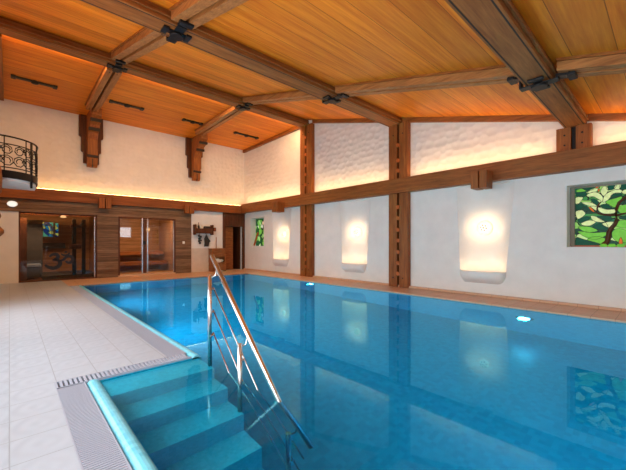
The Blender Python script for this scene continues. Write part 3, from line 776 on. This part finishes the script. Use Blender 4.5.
# brown side door at the right end
d3 = thing('door_3', (7.4, YF, 0), 'brown wooden door left ajar at the right end of the far wall', 'door')
f = MB(); f.box(6.86, 6.97, YF-.06, YF+.04, 0, 2.53); f.box(7.83, 7.93, YF-.06, YF+.04, 0, 2.53); f.box(6.97, 7.83, YF-.06, YF+.04, 1.94, 2.02)
f.build('frame', M['frame'], d3)
MB().box(6.97, 7.83, YF-.03, YF-.002, 2.02, 2.53).build('top_panel', M['postdark'], d3)
lt = MB()
for i in range(7): lt.box(6.97+.12*i, 7.0+.12*i, YF-.04, YF-.03, 2.02, 2.53)
for i in range(4): lt.box(6.97, 7.83, YF-.045, YF-.035, 2.06+.12*i, 2.08+.12*i)
lt.build('lattice', M['frame'], d3)
lf = MB().box(0, .46, .0, .045, .02, 1.92, .006).build('door_leaf', M['slat'], d3); lf.matrix_parent_inverse = Matrix.Identity(4)
lf.parent = None; lf.location = (7.0, YF+.08, 0); lf.rotation_euler = (0, 0, R(10)); lf.parent = d3; lf.matrix_parent_inverse = Matrix.Translation(-Vector(d3.location))
q = MB(); q.quad((6.9, YF+.15, 0), (6.9, YF+1.2, 0), (6.9, YF+1.2, 2.1), (6.9, YF+.15, 2.1)); q.quad((7.9, YF+.15, 0), (7.9, YF+1.2, 0), (7.9, YF+1.2, 2.1), (7.9, YF+.15, 2.1)); q.quad((6.9, YF+1.2, 0), (7.9, YF+1.2, 0), (7.9, YF+1.2, 2.1), (6.9, YF+1.2, 2.1)); q.quad((6.9, YF+.15, 2.1), (7.9, YF+.15, 2.1), (7.9, YF+1.2, 2.1), (6.9, YF+1.2, 2.1))
q.quad((6.9, YF+.15, 0), (7.9, YF+.15, 0), (7.9, YF+1.2, 0), (6.9, YF+1.2, 0))
struct(q.build('wall_closet', M['frame']))

# slatted cabinet with a white cloth
sc = thing('slatted_cabinet', (6.52, 13.1, 0), 'low slatted wooden cabinet beside the brown side door', 'cabinet')
b = MB(); b.box(6.2, 6.24, 12.96, YF-.03, 0, .94); b.box(6.80, 6.84, 12.96, YF-.03, 0, .94); b.box(6.24, 6.80, YF-.06, YF-.03, 0, .94); b.box(6.18, 6.86, 12.94, YF-.03, .94, .97)
b.box(6.24, 6.80, 12.98, YF-.06, .34, .37)
b.build('carcass', M['slat'], sc)
for i in range(4):
    MB().box(6.24, 6.80, 12.955, 12.975, .03+i*.077, .09+i*.077).build('slat', M['slat'], sc)
    MB().box(6.24, 6.80, 12.955, 12.975, .62+i*.082, .685+i*.082).build('slat', M['slat'], sc)
o = MB(); bm_ = o.bm
for (x, y, z, s) in ((6.42, 13.05, .44, .10), (6.56, 13.02, .42, .08), (6.66, 13.05, .45, .09), (6.5, 13.03, .50, .07)):
    r_ = bmesh.ops.create_icosphere(bm_, subdivisions=2, radius=s)['verts']
    bmesh.ops.scale(bm_, vec=(1.2, .7, .6), verts=r_); bmesh.ops.translate(bm_, vec=(x, y, z), verts=r_)
o = o.build('folded_cloth', M['cloth'], None, True); tag(o, 'small white crumpled cloth lying in the slatted cabinet', 'cloth', None, 'thing')

# coat shelf
sh = thing('wall_shelf', (5.9, 13.2, 1.6), 'dark brown wooden wall shelf on the white wall beside the plank cladding', 'shelf')
MB().box(5.56, 6.30, 13.08, 13.11, 1.60, 1.80, .006).build('front_board', M['frame'], sh)
MB().box(5.56, 6.30, 13.11, YF-.001, 1.60, 1.63).build('shelf_board', M['frame'], sh)
for xx in (5.54, 6.28): MB().box(xx, xx+.05, 13.06, YF-.001, 1.54, 1.96, .008).build('side_board', M['postdark'], sh)
for xx in (5.72, 5.95, 6.18): MB().tube([(xx, 13.08, 1.62), (xx, 13.03, 1.58), (xx, 13.02, 1.62)], .01, 6).build('hook', M['ironb'], sh)
def bottle(name, x, h, r, mat, label, cat):
    o = MB().lathe([(r, 0), (r, h*.55), (r*.85, h*.65), (r*.38, h*.76), (r*.36, h)], 14, Matrix.Translation((x, 13.2, 1.632))).build(name, mat)
    tag(o, label, cat, 'things on the wall shelf', 'thing')
bottle('bottle', 5.735, .42, .04, M['darkstuff'], 'tall dark bottle standing on the wall shelf', 'bottle')
bottle('jar', 5.635, .30, .038, simple('tan_ceramic', lin(190, 140, 96), .5), 'tan jar at the left end of the wall shelf', 'jar')
bottle('candle', 5.84, .34, .05, M['cloth'], 'white candle standing on the wall shelf', 'candle')
o = MB().box(5.96, 6.24, 13.15, 13.26, 1.632, 1.90, .03).build('folded_towel', M['darkstuff']); tag(o, 'dark folded bundle at the right end of the wall shelf', 'bundle', 'things on the wall shelf', 'thing')
# hung items
hp = thing('hanging_ornament', (5.82, 13.2, 1.3), 'string of small dark ornaments hanging below the wall shelf', 'ornament')
k = MB()
for i, (dx, z, s) in enumerate(((-.03, 1.50, .05), (.05, 1.46, .045), (0, 1.38, .06), (-.02, 1.28, .05), (.06, 1.30, .035), (.01, 1.20, .05))):
    r_ = bmesh.ops.create_icosphere(k.bm, subdivisions=2, radius=s)['verts']; bmesh.ops.translate(k.bm, vec=(5.78+dx, 13.2, z), verts=r_)
k.build('bead', M['darkstuff'], hp, True); MB().tube([(5.78, 13.2, 1.60), (5.78, 13.2, 1.2)], .008, 6).build('cord', M['darkstuff'], hp)
hb = thing('hanging_board', (6.08, 13.2, 1.1), 'dark house-shaped board hanging below the wall shelf', 'board')
MB().prism([(5.97, 1.05), (6.17, 1.05), (6.20, 1.22), (6.26, 1.28), (6.16, 1.40), (6.07, 1.56), (5.98, 1.38), (6.0, 1.2)], .03, 'y', 13.2).build('board', M['darkstuff'], hb)
MB().tube([(6.07, 13.21, 1.55), (6.07, 13.21, 1.6)], .008, 6).build('cord', M['darkstuff'], hb)
pf = thing('small_picture', (6.48, 13.28, 1.7), 'tiny dark framed picture on the white wall right of the shelf', 'picture')
MB().box(6.43, 6.54, 13.27, YF-.001, 1.70, 1.86, .005).build('frame', M['darkstuff'], pf); MB().box(6.455, 6.515, 13.265, 13.27, 1.73, 1.83).build('print', M['carve'], pf)
o = MB().tube([(6.55, 13.28, .97), (6.55, 13.28, 1.46)], .014, 8).build('wooden_stick', M['slat']); tag(o, 'thin wooden stick upright against the white wall above the cabinet', 'stick', None, 'thing')
ls = thing('light_switch', (5.13, YF-.06, 1.2), 'small square white light switch on the plank cladding right of the cabin doors', 'light switch')
MB().box(5.09, 5.18, YF-.065, YF-.05, 1.17, 1.27, .006).build('plate', M['switch'], ls); MB().box(5.115, 5.155, YF-.07, YF-.064, 1.195, 1.245, .004).build('rocker', M['switch'], ls)
ol_ = thing('oval_wall_lamp', (.03, YF-.06, 2.36), 'white oval wall lamp on the planks above the left glass wall', 'wall lamp')
T = Matrix.Translation((.06, YF-.05, 2.36)) @ Matrix.Rotation(R(90), 4, 'X') @ Matrix.Scale(1.35, 4, (1, 0, 0))
MB().lathe([(.088, 0), (.092, .015), (.086, .025)], 28, T).build('rim', M['switch'], ol_)
MB().lathe([(.084, .02), (.078, .04), (.05, .055), (.01, .06)], 28, T).build('diffuser', M['oval'], ol_)

# ------------------------------------------------------------------ balcony with wrought-iron railing
bz = 2.50
bal = thing('balcony', (0, 10, bz), 'small rounded balcony with black wrought-iron scroll railing at the left', 'balcony')
def plan(off=0., n=16):
    y0, x1, y1 = 9.36+off, .49-off, 10.75
    pts = [(XL, y0-.03), (-.2, y0-.01)]
    rx, ry = .62, .75
    cx, cy = x1-rx, y0+ry
    for k in range(n+1):
        a = -math.pi/2+math.pi/2*k/n
        pts.append((cx+rx*math.cos(a), cy+ry*math.sin(a)))
    pts.append((x1, y1)); return pts
P = plan()
MB().prism(P+[(XL, 10.75)], .16, 'z', bz+.06).build('slab', M['ironb'], bal)
MB().prism(plan(.03)+[(XL, 10.72)], .06, 'z', bz).build('soffit', M['white'], bal)
def along(P, z): return [(x, y, z) for x, y in P]
Q = plan(.01)
MB().tube(along(Q, 3.43), .018, 8).build('top_rail', M['ironb'], bal)
MB().tube(along(Q, 3.27), .012, 8).build('middle_rail', M['ironb'], bal)
MB().tube(along(Q, 2.78), .012, 8).build('bottom_rail', M['ironb'], bal)
# arc-length walk for scroll work
seg = [Vector(p) for p in Q]; cum = [0]
for a, b in zip(seg, seg[1:]): cum.append(cum[-1]+(b-a).length)
def at(s):
    s = max(0, min(cum[-1]-1e-6, s))
    for i in range(len(seg)-1):
        if cum[i+1] >= s:
            t_ = (s-cum[i])/(cum[i+1]-cum[i]); return seg[i].lerp(seg[i+1], t_)
m = MB(); s_ = .05
while s_ < cum[-1]:
    for zc_, r_ in ((3.15, .11), (2.92, .13)):
        for sg in (-1, 1):
            pts = []
            for k in range(13):
                a = k/12*1.6*2*math.pi; rr = r_*(1-.55*k/12)
                ps = at(s_+.12+sg*.11+rr*math.cos(a)*sg); pts.append((ps.x, ps.y, zc_+rr*math.sin(a)))
            m.tube(pts, .011, 5)
    s_ += .40
m.build('scroll_work', M['ironb'], bal)
s_ = 0.02
while s_ < cum[-1]:
    p_ = at(s_); MB().tube([(p_.x, p_.y, 2.72), (p_.x, p_.y, 3.43)], .012, 6).build('baluster', M['ironb'], bal); s_ += .40
p_ = at(cum[-1]*.47); MB().tube([(p_.x, p_.y, 2.42), (p_.x, p_.y, 3.43)], .022, 8).build('corner_post', M['ironb'], bal)
# carved hanging timber under it
cp = thing('carved_pendant', (-.2, 9.3, 1.3), 'carved round wooden pendant hanging under the balcony at the left edge', 'carving')
MB().lathe([(.02, 1.30), (.11, 1.33), (.165, 1.40), (.165, 1.46), (.11, 1.53), (.05, 1.58), (.05, 1.64), (.10, 1.67), (.125, 1.74), (.10, 1.82), (.04, 1.86), (.04, 2.12), (.08, 2.16), (.13, 2.22), (.14, 2.5), (.12, 2.74), (.10, 2.76)], 20, Matrix.Translation((-.245, 9.14, 0))).build('turned_timber', M['tie'], cp)

# ------------------------------------------------------------------ steel handrail
hr = thing('handrail', (1.55, 3.16, -.05), 'polished steel handrail with thin rods going down the pool steps', 'handrail')
A_, B_ = Vector((1.545, 3.235, 1.07)), Vector((1.545, 1.69, -.40))
MB().tube([A_, A_.lerp(B_, .5), B_], .024, 16).build('top_rail', M['chrome'], hr)
def railz(y): return A_.z+(B_.z-A_.z)*(y-A_.y)/(B_.y-A_.y)
for (y, zb) in ((3.15, -.05), (2.56, -.57), (1.88, -1.09)):
    zt = railz(y)-.11
    pst = MB().tube([(1.485, y, zb), (1.485, y, zt)], .021, 14).build('post', M['steel'], hr)
    MB().tube([(1.49, y, zt-.03), (1.535, y-.02, zt-.01), (1.545, y-.03, railz(y-.03)-.01)], .008, 8).build('rail_bracket', M['steel'], pst)
    for off in (.26, .49, .72):
        zz = railz(y)-off
        if zz > zb+.05: MB().tube([(1.49, y, zz), (1.535, y, zz)], .012, 8).build('rod_clip', M['steel'], pst)
for off in (.26, .49, .72):
    y0, y1 = 3.17, 1.76
    MB().tube([(1.53, y0, railz(y0)-off), (1.53, y1, railz(y1)-off)], .0075, 8).build('rod', M['steel'], hr)

# ------------------------------------------------------------------ underwater lamps
def uw(y, z, label):
    p = thing('underwater_lamp', (PX1, y, z), label, 'pool light', 'underwater lamps on the right pool wall')
    T = Matrix.Translation((PX1-.001, y, z)) @ Matrix.Rotation(R(-90), 4, 'Y')
    MB().lathe([(.10, 0), (.15, .0), (.15, .02), (.10, .03)], 24, T).build('rim', M['steel'], p)
    MB().lathe([(.10, .01), (.09, .035), (.04, .045), (.005, .048)], 24, T).build('lens', M['uw'], p)
    l = bpy.data.lights.new('pool_lamp', 'SPOT'); l.energy = 6; l.color = (.08, .8, 1.); l.spot_size = R(150); l.spot_blend = .6; l.shadow_soft_size = .09
    lo = bpy.data.objects.new('pool_lamp', l); C.objects.link(lo); lo.location = (PX1-.1, y, z); lo.rotation_euler = (0, R(90), 0)
uw(7.63, -.40, 'blue underwater lamp in the right pool wall near the farther tall post')
uw(1.83, -.75, 'blue underwater lamp in the right pool wall below the nearest sconce')

for y in (9.3, 6.2, -.9):      # their twins in the deck-side wall
    p = thing('underwater_lamp', (PX0, y, -.6), 'blue underwater lamp in the deck-side pool wall', 'pool light', 'underwater lamps in the deck-side pool wall')
    T = Matrix.Translation((PX0+.001, y, -.6)) @ Matrix.Rotation(R(90), 4, 'Y')
    MB().lathe([(.10, 0), (.15, .0), (.15, .008), (.10, .012)], 24, T).build('rim', M['steel'], p)
    l = bpy.data.lights.new('pool_lamp', 'SPOT'); l.energy = 150; l.color = (.06, .74, 1.); l.spot_size = R(160); l.spot_blend = .6; l.shadow_soft_size = .008
    lo = bpy.data.objects.new('pool_lamp', l); C.objects.link(lo); lo.location = (PX0+.016, y, -.6); lo.rotation_euler = (0, R(-90), 0)
# ------------------------------------------------------------------ daylight
def area(name, loc, rot, sx, sy, e, col=(1, 1, 1), spread=180):
    l = bpy.data.lights.new(name, 'AREA'); l.shape = 'RECTANGLE'; l.size = sx; l.size_y = sy; l.energy = e; l.color = col; l.spread = R(spread)
    o = bpy.data.objects.new(name, l); C.objects.link(o); o.location = loc; o.rotation_euler = rot
    return o
for i, (a, b) in enumerate(LW):
    area('window_daylight', (XL-.13, (a+b)/2, 1.45), (0, R(-90), 0), 2., b-a, 20*(b-a), (.92, .97, 1))
area('lounge_light', (1.1, YF+.42, 2.36), (R(20), 0, 0), 2.2, .2, 42, (1, .66, .38))
area('cabin_light', (3.8, YF+.40, 2.27), (R(15), 0, 0), 1.9, .2, 34, (1, .68, .4))
# added fill lights, unseen behind the ridge rafter, warming the far end
for xa, xb in ((-.3, 1.55), (2.25, 5.0), (5.7, 7.6)):
    area('ridge_fill_light', ((xa+xb)/2, 9.24, 5.52), (R(25), 0, 0), xb-xa, .03, 15*(xb-xa), (1, .58, .26))
w = bpy.data.worlds.new('world'); S.world = w; w.use_nodes = True
w.node_tree.nodes['Background'].inputs[0].default_value = (.85, .92, 1, 1); w.node_tree.nodes['Background'].inputs[1].default_value = .3

# ------------------------------------------------------------------ camera
cam = bpy.data.cameras.new('camera'); co = bpy.data.objects.new('camera', cam); C.objects.link(co)
cam.sensor_width = 36; cam.lens = 330/626*36; cam.shift_y = 8/626; cam.clip_start = .05
co.location = (0, 0, 1.2); co.rotation_euler = (R(90), 0, R(-42.6))
S.camera = co
S.view_settings.view_transform = 'Standard'; S.view_settings.look = 'None'; S.view_settings.gamma = 1; S.view_settings.use_curve_mapping = False
S.view_settings.exposure = 1.1
S.cycles.use_denoising = True
S.cycles.max_bounces = 16; S.cycles.transmission_bounces = 10; S.cycles.diffuse_bounces = 6; S.cycles.glossy_bounces = 6; S.cycles.transparent_max_bounces = 12
S.cycles.sample_clamp_indirect = 8
